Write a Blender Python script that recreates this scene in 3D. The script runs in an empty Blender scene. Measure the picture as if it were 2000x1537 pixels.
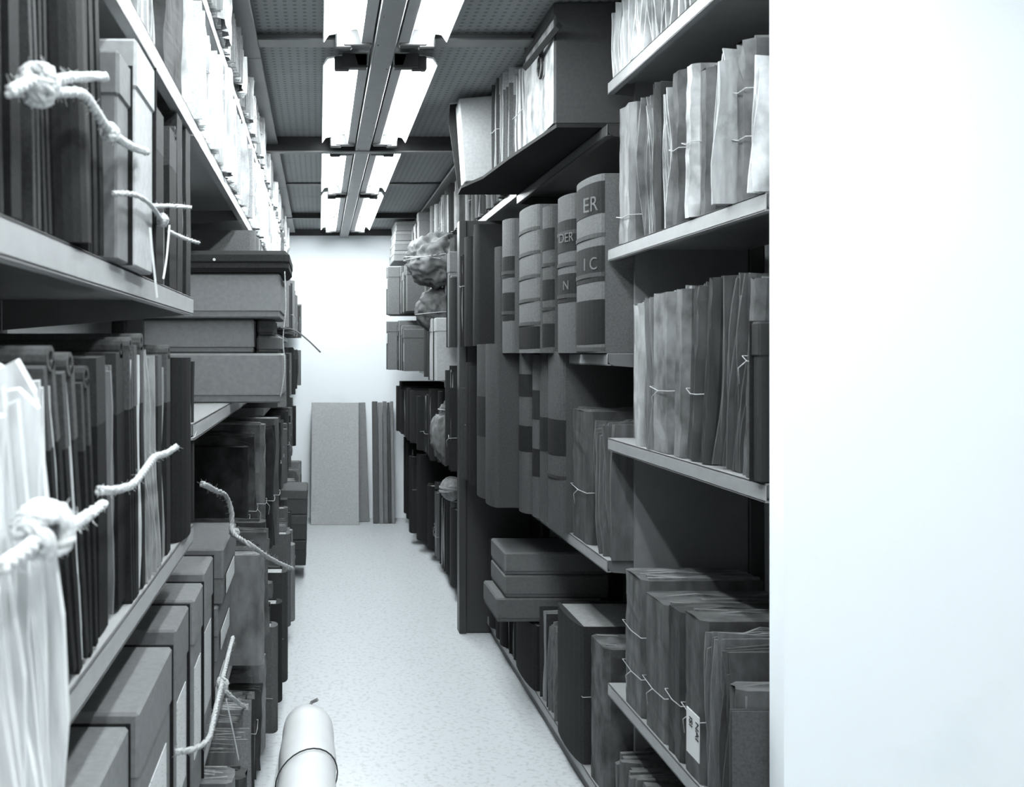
import bpy, math, random
from mathutils import Vector, Matrix, noise
random.seed(11)
C = bpy.context.scene.collection
SC = bpy.context.scene
F, PX, PY = 1760.0, 623.0, 690.0          # focal length and vanishing point in pixels of the 2000x1537 frame
ZF, ZC, YW = -1.33, 1.0, 7.28             # floor, ceiling, end wall (camera at the origin)

# ---------------------------------------------------------------- camera, world, exposure
cam = bpy.data.cameras.new('camera'); co = bpy.data.objects.new('camera', cam); C.objects.link(co)
co.location = (0, 0, 0); co.rotation_euler = (math.pi/2, 0, 0)
cam.sensor_width = 36; cam.lens = 36*F/2000
cam.shift_x = (1000-PX)/2000; cam.shift_y = -(768.5-PY)/2000
cam.clip_start = .02
cam.dof.use_dof = True; cam.dof.focus_distance = 3.2; cam.dof.aperture_fstop = 9
SC.camera = co
w = bpy.data.worlds.new('world'); SC.world = w; w.use_nodes = True
w.node_tree.nodes['Background'].inputs[0].default_value = (.95, 1, 1.02, 1)
w.node_tree.nodes['Background'].inputs[1].default_value = .42
SC.view_settings.view_transform = 'Standard'; SC.view_settings.look = 'None'
SC.view_settings.gamma = 1; SC.view_settings.exposure = 1.08
TUBE = 38.0                               # brightness of the fluorescent tubes

# ---------------------------------------------------------------- materials
_m = {}
def mat(kind, v):
    key = (kind, round(v, 3)); v = .012+.8*v**1.4        # film-like tone of the material
    if key in _m: return _m[key]
    m = bpy.data.materials.new('%s_%03d' % (kind, int(v*1000))); m.use_nodes = True
    nt = m.node_tree; N = nt.nodes; L = nt.links; b = N['Principled BSDF']
    P = {'paper': (.85, .30, (60, 420, 7), .25), 'cloth': (.75, .22, (220, 220, 220), .15),
         'board': (.7, .12, (90, 90, 90), .06), 'metal': (.42, .07, (30, 30, 30), .02),
         'stained': (.85, .5, (14, 18, 12), .4), 'wrap': (.6, .5, (18, 40, 9), .45),
         'rope': (.95, .25, (300, 300, 300), .3), 'plain': (.6, .05, (10, 10, 10), 0),
         'letters': (.85, .0, (10, 10, 10), 0), 'writing': (.8, .6, (40, 160, 420), 0)}[kind]
    b.inputs['Roughness'].default_value = P[0]
    b.inputs['Specular IOR Level'].default_value = {'cloth': .08, 'metal': .35, 'plain': .25}.get(kind, .12)
    tc = N.new('ShaderNodeTexCoord'); mp = N.new('ShaderNodeMapping'); mp.inputs['Scale'].default_value = P[2]
    nz = N.new('ShaderNodeTexNoise'); nz.inputs['Scale'].default_value = 1; nz.inputs['Detail'].default_value = 4
    oi = N.new('ShaderNodeObjectInfo')
    L.new(tc.outputs['Object'], mp.inputs['Vector']); L.new(oi.outputs['Random'], mp.inputs['Location'])
    L.new(mp.outputs[0], nz.inputs['Vector'])
    cr = N.new('ShaderNodeValToRGB'); L.new(nz.outputs['Fac'], cr.inputs['Fac'])
    def col(x): return (min(x*.965, .95), min(x, .97), min(x*1.01, .97), 1)
    cr.color_ramp.elements[0].position = .3; cr.color_ramp.elements[1].position = .7
    cr.color_ramp.elements[0].color = col(v*(1-P[1])); cr.color_ramp.elements[1].color = col(v*(1+P[1]*.6))
    if kind in ('stained',):
        cr.color_ramp.elements[0].position = .35; cr.color_ramp.elements[1].position = .6
    if kind == 'writing':
        cr.color_ramp.elements[0].position = .34; cr.color_ramp.elements[1].position = .4
        cr.color_ramp.elements[1].color = col(v)
    L.new(cr.outputs[0], b.inputs['Base Color'])
    if P[3]:
        bp = N.new('ShaderNodeBump'); bp.inputs['Strength'].default_value = P[3]; bp.inputs['Distance'].default_value = .004
        L.new(nz.outputs['Fac'], bp.inputs['Height']); L.new(bp.outputs[0], b.inputs['Normal'])
    _m[key] = m; return m

def room_mat(name, v, rough, spots, scale, holes=False, v2=None):
    m = bpy.data.materials.new(name); m.use_nodes = True
    nt = m.node_tree; N = nt.nodes; L = nt.links; b = N['Principled BSDF']; b.inputs['Roughness'].default_value = rough
    tc = N.new('ShaderNodeTexCoord')
    nz = N.new('ShaderNodeTexNoise'); nz.inputs['Scale'].default_value = scale; nz.inputs['Detail'].default_value = 5
    L.new(tc.outputs['Object'], nz.inputs['Vector'])
    cr = N.new('ShaderNodeValToRGB'); L.new(nz.outputs['Fac'], cr.inputs['Fac'])
    cr.color_ramp.elements[0].position = spots; cr.color_ramp.elements[1].position = spots+.12
    a = v2 if v2 is not None else v*.7
    cr.color_ramp.elements[0].color = (a*.93, a, a*1.03, 1); cr.color_ramp.elements[1].color = (v*.94, v, min(1, v*1.03), 1)
    out = cr.outputs[0]
    if holes:                                     # rows of small round perforations
        sep = N.new('ShaderNodeSeparateXYZ'); L.new(tc.outputs['Object'], sep.inputs[0])
        def dist(o):
            q = N.new('ShaderNodeMath'); q.operation = 'MULTIPLY'; q.inputs[1].default_value = 1/.028; L.new(o, q.inputs[0])
            r = N.new('ShaderNodeMath'); r.operation = 'FRACT'; L.new(q.outputs[0], r.inputs[0])
            s = N.new('ShaderNodeMath'); s.operation = 'SUBTRACT'; s.inputs[1].default_value = .5; L.new(r.outputs[0], s.inputs[0])
            p = N.new('ShaderNodeMath'); p.operation = 'POWER'; p.inputs[1].default_value = 2; L.new(s.outputs[0], p.inputs[0]); return p.outputs[0]
        ad = N.new('ShaderNodeMath'); ad.operation = 'ADD'; L.new(dist(sep.outputs[0]), ad.inputs[0]); L.new(dist(sep.outputs[1]), ad.inputs[1])
        gt = N.new('ShaderNodeMath'); gt.operation = 'LESS_THAN'; gt.inputs[1].default_value = .05; L.new(ad.outputs[0], gt.inputs[0])
        mx = N.new('ShaderNodeMixRGB'); mx.inputs[2].default_value = (v*.5, v*.53, v*.54, 1)
        L.new(gt.outputs[0], mx.inputs[0]); L.new(out, mx.inputs[1]); out = mx.outputs[0]
    L.new(out, b.inputs['Base Color']); return m

# ---------------------------------------------------------------- mesh builder
class MB:
    def __init__(s): s.v = []; s.f = []; s.smooth = False
    def box(s, x0, x1, y0, y1, z0, z1, c=0.0):
        if x0 > x1: x0, x1 = x1, x0
        if y0 > y1: y0, y1 = y1, y0
        if z0 > z1: z0, z1 = z1, z0
        n = len(s.v)
        c = min(c, (x1-x0)*.4, (y1-y0)*.4, (z1-z0)*.4)
        if c <= 0:
            s.v += [(x, y, z) for x in (x0, x1) for y in (y0, y1) for z in (z0, z1)]
            for q in ((0,1,3,2),(4,6,7,5),(0,4,5,1),(2,3,7,6),(0,2,6,4),(1,5,7,3)): s.f.append(tuple(n+i for i in q))
            return s
        idx = {}
        for ix, x in ((0, x0), (1, x1)):
            for iy, y in ((0, y0), (1, y1)):
                for iz, z in ((0, z0), (1, z1)):
                    sx, sy, sz = (c if ix == 0 else -c), (c if iy == 0 else -c), (c if iz == 0 else -c)
                    for a, p in (('x', (x, y+sy, z+sz)), ('y', (x+sx, y, z+sz)), ('z', (x+sx, y+sy, z))):
                        idx[(ix, iy, iz, a)] = len(s.v); s.v.append(p)
        I = idx
        fs = []
        for k in (0, 1):
            fs.append([I[k,0,0,'x'], I[k,1,0,'x'], I[k,1,1,'x'], I[k,0,1,'x']])
            fs.append([I[0,k,0,'y'], I[1,k,0,'y'], I[1,k,1,'y'], I[0,k,1,'y']])
            fs.append([I[0,0,k,'z'], I[1,0,k,'z'], I[1,1,k,'z'], I[0,1,k,'z']])
        for a in (0, 1):
            for b in (0, 1):
                fs.append([I[a,b,0,'x'], I[a,b,1,'x'], I[a,b,1,'y'], I[a,b,0,'y']])
                fs.append([I[a,0,b,'x'], I[a,1,b,'x'], I[a,1,b,'z'], I[a,0,b,'z']])
                fs.append([I[0,a,b,'y'], I[1,a,b,'y'], I[1,a,b,'z'], I[0,a,b,'z']])
                for d in (0, 1): fs.append([I[a,b,d,'x'], I[a,b,d,'y'], I[a,b,d,'z']])
        cx, cy, cz = (x0+x1)/2, (y0+y1)/2, (z0+z1)/2
        for q in fs:                                # orient outwards
            P = [Vector(s.v[i]) for i in q]; nn = (P[1]-P[0]).cross(P[2]-P[0])
            ce = sum(P, Vector())/len(P)
            if nn.dot(ce-Vector((cx, cy, cz))) < 0: q.reverse()
            s.f.append(tuple(q))
        return s
    def grid(s, rows):                              # rows: list of equal-length vertex lists
        n = len(s.v); w_ = len(rows[0])
        for r in rows: s.v += [tuple(p) for p in r]
        for i in range(len(rows)-1):
            for j in range(w_-1): s.f.append((n+i*w_+j, n+i*w_+j+1, n+(i+1)*w_+j+1, n+(i+1)*w_+j))
        return s
    def slab(s, t, d, h, y0, sx, fx, fy, nz=7, nx=3, top=None):
        # upright slab whose front (x = 0 side) and faces follow fx(z), fy(x, z)
        A = []; B = []
        for i in range(nz+1):
            ra = []; rb = []
            for j in range(nx+1):
                q = j/nx; hh = h if top is None else top(q)
                z = hh*i/nz; x = sx*(fx(z)+(d-fx(z))*q); y = y0+fy(q, z)
                ra.append((x, y, z)); rb.append((x, y+t, z))
            A.append(ra); B.append(rb)
        s.grid(A); s.grid([list(reversed(r)) for r in B])
        s.grid([[A[i][0], B[i][0]] for i in range(nz+1)])
        s.grid([[B[i][-1], A[i][-1]] for i in range(nz+1)])
        s.grid([[a, b] for a, b in zip(A[-1], B[-1])])
        s.grid([[b, a] for a, b in zip(A[0], B[0])])
        return s
    def tube(s, pts, r, n=6, cap=True):
        pts = [Vector(p) for p in pts]; k = len(pts); base = len(s.v)
        up = Vector((0, 0, 1)); prev = None
        for i, p in enumerate(pts):
            t = (pts[min(i+1, k-1)]-pts[max(i-1, 0)])
            t = t.normalized() if t.length > 1e-9 else Vector((1, 0, 0))
            if prev is None:
                a = t.cross(up if abs(t.z) < .9 else Vector((1, 0, 0))).normalized()
            else:
                a = prev-t*prev.dot(t); a = a.normalized() if a.length > 1e-6 else t.orthogonal().normalized()
            prev = a; b = t.cross(a)
            rr = r(i/(k-1)) if callable(r) else r
            for j in range(n):
                q = 2*math.pi*j/n; s.v.append(tuple(p+a*(rr*math.cos(q))+b*(rr*math.sin(q))))
        for i in range(k-1):
            for j in range(n):
                s.f.append((base+i*n+j, base+i*n+(j+1) % n, base+(i+1)*n+(j+1) % n, base+(i+1)*n+j))
        if cap:
            s.f.append(tuple(base+j for j in reversed(range(n)))); s.f.append(tuple(base+(k-1)*n+j for j in range(n)))
        return s
    def prism(s, prof, axis, a, b):                 # closed profile extruded along an axis
        n = len(s.v); k = len(prof)
        for q in (a, b):
            for (u, v) in prof:
                s.v.append({'x': (q, u, v), 'y': (u, q, v), 'z': (u, v, q)}[axis])
        for i in range(k): s.f.append((n+i, n+(i+1) % k, n+k+(i+1) % k, n+k+i))
        s.f.append(tuple(n+i for i in reversed(range(k)))); s.f.append(tuple(n+k+i for i in range(k)))
        return s
    def build(s, name, m, parent=None, smooth=None):
        me = bpy.data.meshes.new(name); me.from_pydata(s.v, [], s.f); me.validate(); me.materials.append(m)
        import bmesh
        bm = bmesh.new(); bm.from_mesh(me); bmesh.ops.recalc_face_normals(bm, faces=bm.faces); bm.to_mesh(me); bm.free()
        if s.smooth if smooth is None else smooth:
            for p in me.polygons: p.use_smooth = True
        o = bpy.data.objects.new(name, me); C.objects.link(o)
        if parent: o.parent = parent
        return o

def tag(o, label, cat, group=None):
    o['label'] = label; o['category'] = cat
    if group: o['group'] = group
    return o
def thing(name, label, cat, loc=(0, 0, 0), rot=(0, 0, 0), group=None):
    o = bpy.data.objects.new(name, None); C.objects.link(o); o.location = loc; o.rotation_euler = rot
    o.empty_display_size = .05
    return tag(o, label, cat, group)
def struct(o): o['kind'] = 'structure'; return o
def P3(x, y, X):                                    # point of the photo lying in the plane x = X
    Y = F*X/(x-PX); return Vector((X, Y, -(y-PY)*Y/F))
def PY3(x, y, Y): return Vector(((x-PX)*Y/F, Y, -(y-PY)*Y/F))

# ---------------------------------------------------------------- room
struct(MB().box(-2.2, 3.0, -1.6, YW+.1, ZF-.1, ZF).build('floor', room_mat('floor_tiles', .5, .38, .36, 60, v2=.4)))
struct(MB().box(-2.2, 3.0, -1.6, YW+.1, ZC+.001, ZC+.1).build('ceiling', room_mat('perforated_panel', .23, .7, .3, 6, holes=True, v2=.2)))
struct(MB().box(-2.2, 3.0, YW, YW+.12, ZF, ZC).build('wall_back', room_mat('white_plaster', .93, .85, .3, 3, v2=.9)))
struct(MB().box(.8, 2.6, 1.55, 1.6, ZF, ZC).build('wall_right', room_mat('white_plaster_pier', .9, .85, .3, 3, v2=.86)))
for i, (y, hgt, wd, v, fv) in enumerate(((4.16, .075, .04, .05, .3), (6.42, .04, .03, .05, .1), (2.83, .028, .07, .3, .3), (5.3, .008, .04, .2, .2), (1.86, .07, .04, .2, .3))):
    struct(MB().box(-2.2, 2.9, y, y+.012, ZC-hgt+.006, ZC).build('trim_%d' % (2*i+1), mat('metal', v)))
    struct(MB().box(-2.2, 2.9, y-wd/2, y+wd/2, ZC-hgt, ZC-hgt+.0055).build('trim_%d' % (2*i+2), mat('metal', fv)))
struct(MB().box(-.25, .8, YW-.012, YW, ZC-.05, ZC).build('trim_11', mat('metal', .1)))

# ceiling lights: a raceway with strip lights clipped along both sides
emi = bpy.data.materials.new('tube_glow'); emi.use_nodes = True
_e = emi.node_tree.nodes['Principled BSDF']
_e.inputs['Base Color'].default_value = (.9, .95, .95, 1); _e.inputs['Emission Color'].default_value = (.955, 1, 1.02, 1)
_e.inputs['Emission Strength'].default_value = TUBE
XC, ZL = .2, .93
rw = thing('ceiling_raceway', 'long grey metal raceway down the middle of the ceiling between the strip lights', 'raceway', (XC, 3, ZL))
ch = MB().box(-.034, .034, -4.5, 4.26, 0, .055, .003).build('channel', mat('metal', .38), rw)
for k in range(0, 24):
    yy = -1.2+k*.23; x_ = random.choice((-.022, .022)); MB().tube([(x_, yy, -.0015), (x_, yy, .001)], .003, 6).build('rivet', mat('metal', .12), ch)
segs = [(-.95, .2), (.36, 1.47), (1.62, 2.74), (2.92, 4.04), (4.2, 5.26), (5.36, 6.9)]
wn = ['behind the camera end', 'above the near shelves', 'cut off at the top of the view', 'nearest fully seen', 'beyond the deep ceiling beam', 'farthest by the white wall']
for i, (a, b_) in enumerate(segs):
    for s in (-1, 1):
        t = thing('strip_light', '%s strip light of the ceiling, %s' % ('left' if s < 0 else 'right', wn[i]), 'ceiling light', (XC, a, ZL), group='fluorescent strip lights')
        L_ = b_-a
        MB().prism([(s*.04, .045), (s*.04, .004), (s*.072, .004), (s*.085, .045)], 'y', 0, L_).build('housing', mat('metal', .42), t)
        MB().prism([(s*.085, .052), (s*.085, .046), (s*.17, .03), (s*.185, .008), (s*.188, .01), (s*.174, .036)], 'y', .02, L_-.02).build('reflector', mat('metal', .85), t)
        MB().tube([(s*.125, .045+(L_-.09)*q/4, .018) for q in range(5)], .019, 12).build('tube', emi, t, True)
        for y in (.0, L_-.03):
            MB().box(s*.042, s*.125, y, y+.03, -.004, .044, .003).box(s*.10, s*.15, y+.004, y+.03, -.010, .036, .004).build('lamp_holder', mat('metal', .05), t)

# ---------------------------------------------------------------- shelving
LIP = .034
def shelf(par, side, X, y0, y1, z, depth, v=.5):
    s = 1 if side == 'R' else -1
    b = MB().box(s*X, s*(X+depth), y0+.004, y1-.004, z-.004, z, .001)
    b.box(s*X, s*(X+.003), y0+.004, y1-.004, z-LIP, z, .001); b.box(s*X, s*(X+.016), y0+.004, y1-.004, z-LIP, z-LIP+.003)
    o = b.build('shelf', mat('metal', v), par)
    for y in (y0+.004, y1-.007):                    # shelf end plate with a rounded front corner
        pr = [(s*(X+.004), z-.002), (s*(X+.004), z-LIP+.01), (s*(X+.012), z-LIP), (s*(X+depth), z-LIP-.03), (s*(X+depth), z-.002)]
        MB().prism(pr, 'y', y, y+.003).build('bracket', mat('metal', v*.6), par)
def unit(side, label, y0, y1, shelves, X, depth=.38, back=.5, top=.99, v=.5):
    s = 1 if side == 'R' else -1
    t = thing('steel_shelving', label, 'shelving', group='bays of steel shelving')
    for z in shelves: shelf(t, side, X, y0, y1, z, depth, .1 if z == .638 else v)  # shelf under the overhanging boxes darkened: their shade put into its colour
    for y in (y0, y1-.03):
        b = MB().box(s*(X+depth+.002), s*(X+depth+.04), y, y+.03, ZF, top, .002); b.build('upright', mat('metal', .12), t)
    MB().box(s*(X+depth+.042), s*(X+depth+.048), y0, y1, ZF, top).build('back_panel', mat('metal', back), t)
    MB().box(s*(X-.06 if side=='L' else X-.1), s*(X+depth), y0+.002, y1-.002, .965, .978, .002).build('canopy', mat('metal', v*.8), t) if (side == 'L' or y0 > 3.6) else None
    MB().box(s*(X+.015), s*(X+.02), y0+.002, y1-.002, ZF, shelves[-1]-LIP-.001).build('kick_plate', mat('metal', .12), t)
    return t
LX, RX = .25, .8
LB = [.45, 1.8, 2.95, 4.1, 5.25, 6.3, 7.2]
RB = [1.61, 2.5, 3.65, 4.8, 6.0, 7.2]
Lsh = [[.79, .47, .11, -.34, -.87, -1.25], [.79, .47, -.14, -.87, -1.25], [.79, .47, .12, -.14, -.70, -1.25],
       [.79, .47, .12, -.25, -.70, -1.25], [.79, .47, .12, -.25, -.70, -1.25], [.79, .47, .12, -.25, -.70, -1.25]]
Rsh = [[.75, .289, -.234, -.912, -1.25], [.638, .0, -.575, -1.25], [.67, .03, -.575, -1.25], [.67, .32, -.15, -.62, -1.25], [.67, .28, -.12, -.6, -1.25]]
onm = ['nearest', 'second', 'third', 'fourth', 'fifth', 'farthest']
for i, sh in enumerate(Lsh):
    unit('L', 'light grey steel shelving, %s bay of the left row' % onm[i], LB[i], LB[i+1], sh, LX, v=.46)
for i, sh in enumerate(Rsh):
    u = unit('R', 'light grey steel shelving, %s bay of the right row' % (onm[i] if i < 4 else 'farthest'), RB[i], RB[i+1], sh, RX, v=.4)
    if i == 0: MB().box(.87, 1.18, 2.478, 2.492, -1.24, .9).build('side_panel', mat('metal', .3), u)
    if i == 2:
        MB().box(.68, 1.0, 4.28, 4.31, ZF, .63, .004).box(.665, .7, 4.27, 4.34, ZF, .63, .003).build('side_panel', mat('metal', .08), u)
ORD = ['first', 'second', 'third', 'fourth', 'fifth', 'sixth', 'seventh', 'eighth', 'ninth', 'tenth', 'eleventh', 'twelfth', 'thirteenth',
       'fourteenth', 'fifteenth', 'sixteenth', 'seventeenth', 'eighteenth', 'nineteenth', 'twentieth', 'twenty-first', 'twenty-second', 'twenty-third', 'twenty-fourth', 'twenty-fifth', 'twenty-sixth']
def tw(v): return 'black' if v < .045 else 'dark' if v < .13 else 'grey' if v < .34 else 'pale' if v < .62 else 'white'

# ---------------------------------------------------------------- things on the shelves
R_ = random.uniform
def wob(a, b):                                       # smooth wavy function
    p, q, r, k = R_(0, 6), R_(0, 6), R_(6, 14), R_(14, 30)
    return lambda z: a*math.sin(p+r*z)+b*math.sin(q+k*z)
def string_part(root, s, t, h, d, f, v=.55, r=.0012, proud=.004):
    b = MB(); z = h*f; e = proud
    pts = [(s*d*.7, -e, z+R_(-.02, .02)), (s*d*.3, -e, z), (-s*e, -e*.6, z-.004), (-s*e*1.3, t*.5, z-.006), (-s*e, t+e*.6, z+.002), (s*d*.3, t+e, z), (s*d*.7, t+e, z)]
    b.tube(pts, r, 5)
    if random.random() < .4:
        b.tube([(-s*e*1.3, t*.5, z-.005), (-s*(e+.012), t*.5+.01, z-.02), (-s*(e+.008), t*.5+.012, z-.05)], r*.9, 5)
    return b.build('string', mat('rope', v), root, True)
def sheets(s, t, d, h, n, rag=.012, wav=.002, y0=0, dip=.0, lean=0):
    b = MB(); k = t/n
    com = wob(wav, wav*.5); cor = R_(0, dip) if dip else 0
    for i in range(n):
        w1 = wob(rag*.3, rag*.15); rec = R_(0, rag); hh = h*(1-R_(0, .04)); tk = k*R_(.55, .95)
        c = R_(0, dip) if dip and random.random() < .5 else 0
        b.slab(tk, d, hh, y0+i*k, s, lambda z: rec+w1(z), lambda q, z: com(z)*(1-q)+lean*z, 7, 3, lambda q: hh-(c if q < .1 else 0)+.004*math.sin(9*q+i))
    return b
def make(kind, side, X, y0, t, z, h, d, v, label, cat, name, pv=None, tilt=0, group=None, st=None, rz=0, bw=None):
    s = 1 if side == 'R' else -1
    if tilt < 0: y0 -= h*math.sin(tilt)*0
    if side == 'R' and z < .5 and kind != 'flat': v *= .88 if z > .25 and y0 < 2.5 else .62 if y0 < 4 else .8; pv = pv*.75 if pv else pv  # right row toned down below its top shelf: weaker light put into colour
    root = thing(name, label, cat, (s*X, y0, z), (tilt, 0, rz), group)
    if tilt > 0: root.location.y = y0                # leaning nearer at the top
    elif tilt < 0: root.location.z = z
    if kind == 'open':                               # covers with page edges facing the aisle
        b = MB(); bt = t*bw if bw else min(.004, t*.2)
        w1 = wob(.0015, .001)
        for yy in (0, t-bt): b.slab(bt, d, h, yy, s, lambda q: w1(q)*.6, lambda q, zz: w1(zz)*(1-q)*.6, 6, 2)
        b.box(s*(d-.004), s*d, bt, t-bt, 0, h)
        b.build('cover', mat('cloth', v), root)
        n = max(3, int((t-2*bt)/.004)); n = min(n, 12)
        p = sheets(s, t-2*bt-.001, d-.012, h*.985, n, .012, .0008, bt+.0005)
        for i, q in enumerate(p.v): p.v[i] = (q[0]+s*.006, q[1], q[2]+.002)
        p.build('pages', mat('paper', pv or .5), root)
    elif kind == 'spine':                            # bound volume, spine to the aisle
        b = MB(); r = min(t*.35, .02); k = 8; bt = .003
        outer = [(-s*r*math.sin(math.pi*i/k)+0, t/2-t/2*math.cos(math.pi*i/k)) for i in range(k+1)]
        prof = outer+[(s*d, t), (s*d, t-bt), (s*.002, t-bt)]+[(s*.002, bt), (s*d, bt), (s*d, 0)]
        b.prism(prof, 'z', 0, h); b.build('binding', mat('cloth', v), root)
        MB().box(s*.004, s*(d-.006), bt, t-bt, .003, h-.006).build('pages', mat('paper', pv or .5), root)
    elif kind == 'papers':                           # loose bundle of folded papers
        n = max(4, min(14, int(t/.004)))
        b = sheets(s, t, d, h, n, .022, .004, 0, .05)
        b.build('papers', mat('stained' if random.random() < .35 else 'paper', v), root)
    elif kind == 'wrapped':                          # papers inside a creased paper wrapper
        b = MB(); w1, w2, w3 = wob(.006, .003), wob(.005, .002), wob(.004, .002)
        rows = []; rr = min(t*.3, .012)
        for i in range(13):
            q = i/12*h; cr_ = noise.noise(Vector((X*9, y0*30, q*25)))*.006
            pr = [(s*d, 0), (s*.05, w1(q)*.5), (s*(rr+.004), w1(q)*.5), (s*cr_, rr+w2(q)*.3), (s*(.002-cr_), t*.5+w3(q)), (s*cr_*.6, t-rr), (s*(rr+.004), t+w2(q)*.4), (s*.05, t), (s*d, t)]
            rows.append([(x_, y_, q) for x_, y_ in pr])
        b.grid(rows); b.grid([[p for p in rows[-1][:5]], [rows[-1][8-j] for j in range(5)]]); 
        b.build('wrapper', mat('stained' if random.random() < .4 else 'wrap', v), root)
        n = max(3, min(8, int(t/.006)))
        pg = sheets(s, max(.004, t-.008), d-.02, h+R_(.0, .008), n, .008, .001, .004, .02)
        for i, q in enumerate(pg.v): pg.v[i] = (q[0]+s*.014, q[1], q[2]+.001)
        pg.build('papers', mat('paper', min(.8, v*1.5)), root)
    elif kind == 'roll':                             # folder whose top edge is rolled over into a loop
        bt = t*bw if bw else min(.005, t*.25); w1 = wob(.002, .001)
        b = MB()
        for yy in (0, t-bt): b.slab(bt, d, h*.76, yy, s, lambda q: w1(q)*.5, lambda q, zz: w1(zz)*(1-q)*.5, 6, 2)
        b.build('cover', mat('cloth', v), root)
        b = MB()
        for yy in (0, t-bt): b.slab(bt, d, h*.24, yy, s, lambda q: 0, lambda q, zz: w1(h*.76+zz)*(1-q)*.5, 3, 2)
        b.v = [(q[0], q[1], q[2]+h*.76) for q in b.v]
        rad = min(max(t*.5, .009), .0125); rad2 = rad*.62; k = 12; yc = t-rad if t > .03 else t*.5
        prof = [(yc+rad*math.cos(a), h+rad*.25+rad*math.sin(a)) for a in [2*math.pi*i/k for i in range(k)]]
        inn = [(yc+rad2*math.cos(a), h+rad*.25+rad2*math.sin(a)) for a in [2*math.pi*i/k for i in range(k)]]
        n0 = len(b.v)
        for xx in (0, s*d):
            b.v += [(xx, u, q) for u, q in prof]; b.v += [(xx, u, q) for u, q in inn]
        for i in range(k):
            j = (i+1) % k
            b.f += [(n0+i, n0+j, n0+2*k+j, n0+2*k+i), (n0+k+i, n0+3*k+i, n0+3*k+j, n0+k+j), (n0+i, n0+k+i, n0+k+j, n0+j), (n0+2*k+i, n0+2*k+j, n0+3*k+j, n0+3*k+i)]
        b.build('rolled_top', mat('cloth', min(.6, v*5)), root)
        pg = sheets(s, t-2*bt-.001, d-.02, h*.97, max(3, min(7, int(t/.005))), .01, .0008, bt+.0005)
        for i, q in enumerate(pg.v): pg.v[i] = (q[0]+s*.003, q[1], q[2]+.001)
        pg.build('pages', mat('paper', pv or .42), root)
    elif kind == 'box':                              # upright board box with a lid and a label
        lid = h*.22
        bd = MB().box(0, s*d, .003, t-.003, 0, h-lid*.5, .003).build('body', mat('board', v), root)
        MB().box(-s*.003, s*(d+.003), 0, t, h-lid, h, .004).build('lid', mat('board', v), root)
        MB().box(-s*.005, s*(d+.004), t-.0015, t+.0015, .0, h+.002).build('lid_edge_or_gap_shade', mat('cloth', .02), root)  # black strip along the lid edge paints the gap shade between boxes
        if pv:
            MB().box(-s*.0012, 0, t*.16, t*.84, h*.22, h*.66).build('label', mat('writing', pv), bd)['label'] = 'pale paper label with faint writing'
    elif kind == 'flat':                             # flat box: t along the aisle
        bd = MB().box(s*.003, s*(d-.003), .003, t-.003, 0, h*.9, .003).build('body', mat('board', v*.9), root)
        MB().box(0, s*d, 0, t, h*.45, h, .004).build('lid', mat('board', v), root)
        if pv: MB().box(-s*.0012, 0, t*.2, t*.8, h*.08, h*.42).build('label', mat('writing', pv), bd)
    if st:
        for f in (st if isinstance(st, (list, tuple)) else [st]):
            string_part(root, s, t, h, d, f, v=.55)
    return root
NAMES = {'open': ('bound_file', 'file', 'cloth file'), 'spine': ('bound_volume', 'book', 'bound volume'),
         'papers': ('paper_bundle', 'papers', 'loose paper bundle'), 'wrapped': ('wrapped_file', 'file', 'wrapped file'),
         'roll': ('rolled_top_folder', 'folder', 'rolled-top folder'), 'box': ('archive_box', 'box', 'upright archive box'), 'flat': ('flat_box', 'box', 'flat archive box')}
cnt = {}
def auto_label(kind, v, where, t=None):
    k = cnt.get(where, 0); cnt[where] = k+1
    size = '' if t is None else ('thin ' if t < .03 else 'thick ' if t > .075 else '')
    return '%s%s %s, %s from near end, %s' % (size, tw(v), NAMES[kind][2], ORD[min(k, 25)], where)
def row(side, z, where, items, d=.3, group=None, bw=None, hmax=9):
    """items: (kind, x_near, x_far, y_top or None, tone, page tone, options) in photo pixels at the front face, from the near end"""
    cur = 1.61 if side == 'R' else -9
    for it in items:
        kind, xn, xf, yt, v, pv = it[:6]; o = it[6] if len(it) > 6 else {}
        X = o.get('X', LX+.004 if side == 'L' else RX+.004)
        XF = o.get('XF', X)
        sg = 1 if side == 'R' else -1
        yn = F*X/abs(xn-PX); yf = F*XF/abs(xf-PX)-.002
        h = (PY-yt)*yn/F-z if yt is not None else o.get('h', .3)
        yn = max(yn, cur+.0025); t = max(yf-yn, .012); cur = yn+t; h = min(h, hmax); dd = o.get('d', d)
        n, c, _ = NAMES[kind]
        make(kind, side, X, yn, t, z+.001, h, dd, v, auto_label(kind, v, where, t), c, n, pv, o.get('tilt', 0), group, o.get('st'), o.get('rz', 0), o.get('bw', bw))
def fill(side, z, y0, y1, h, kinds, tones, where, X, jit=.02, th=(.03, .06), gap=.003, d=.3, group=None, pts=(.35, .6), stp=.25):
    y = y0+.01
    while True:
        t = R_(*th)
        if y+t > y1-.008: break
        kind = random.choice(kinds); v = random.choice(tones); n, c, _ = NAMES[kind]
        if kind in ('roll',): hh = R_(h[0], h[1])-.02
        else: hh = R_(h[0], h[1])
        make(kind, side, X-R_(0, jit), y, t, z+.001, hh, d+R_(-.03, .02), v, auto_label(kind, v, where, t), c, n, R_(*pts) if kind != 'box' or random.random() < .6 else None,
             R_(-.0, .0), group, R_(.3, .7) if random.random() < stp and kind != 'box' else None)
        y += t+R_(gap, gap*2)

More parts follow.
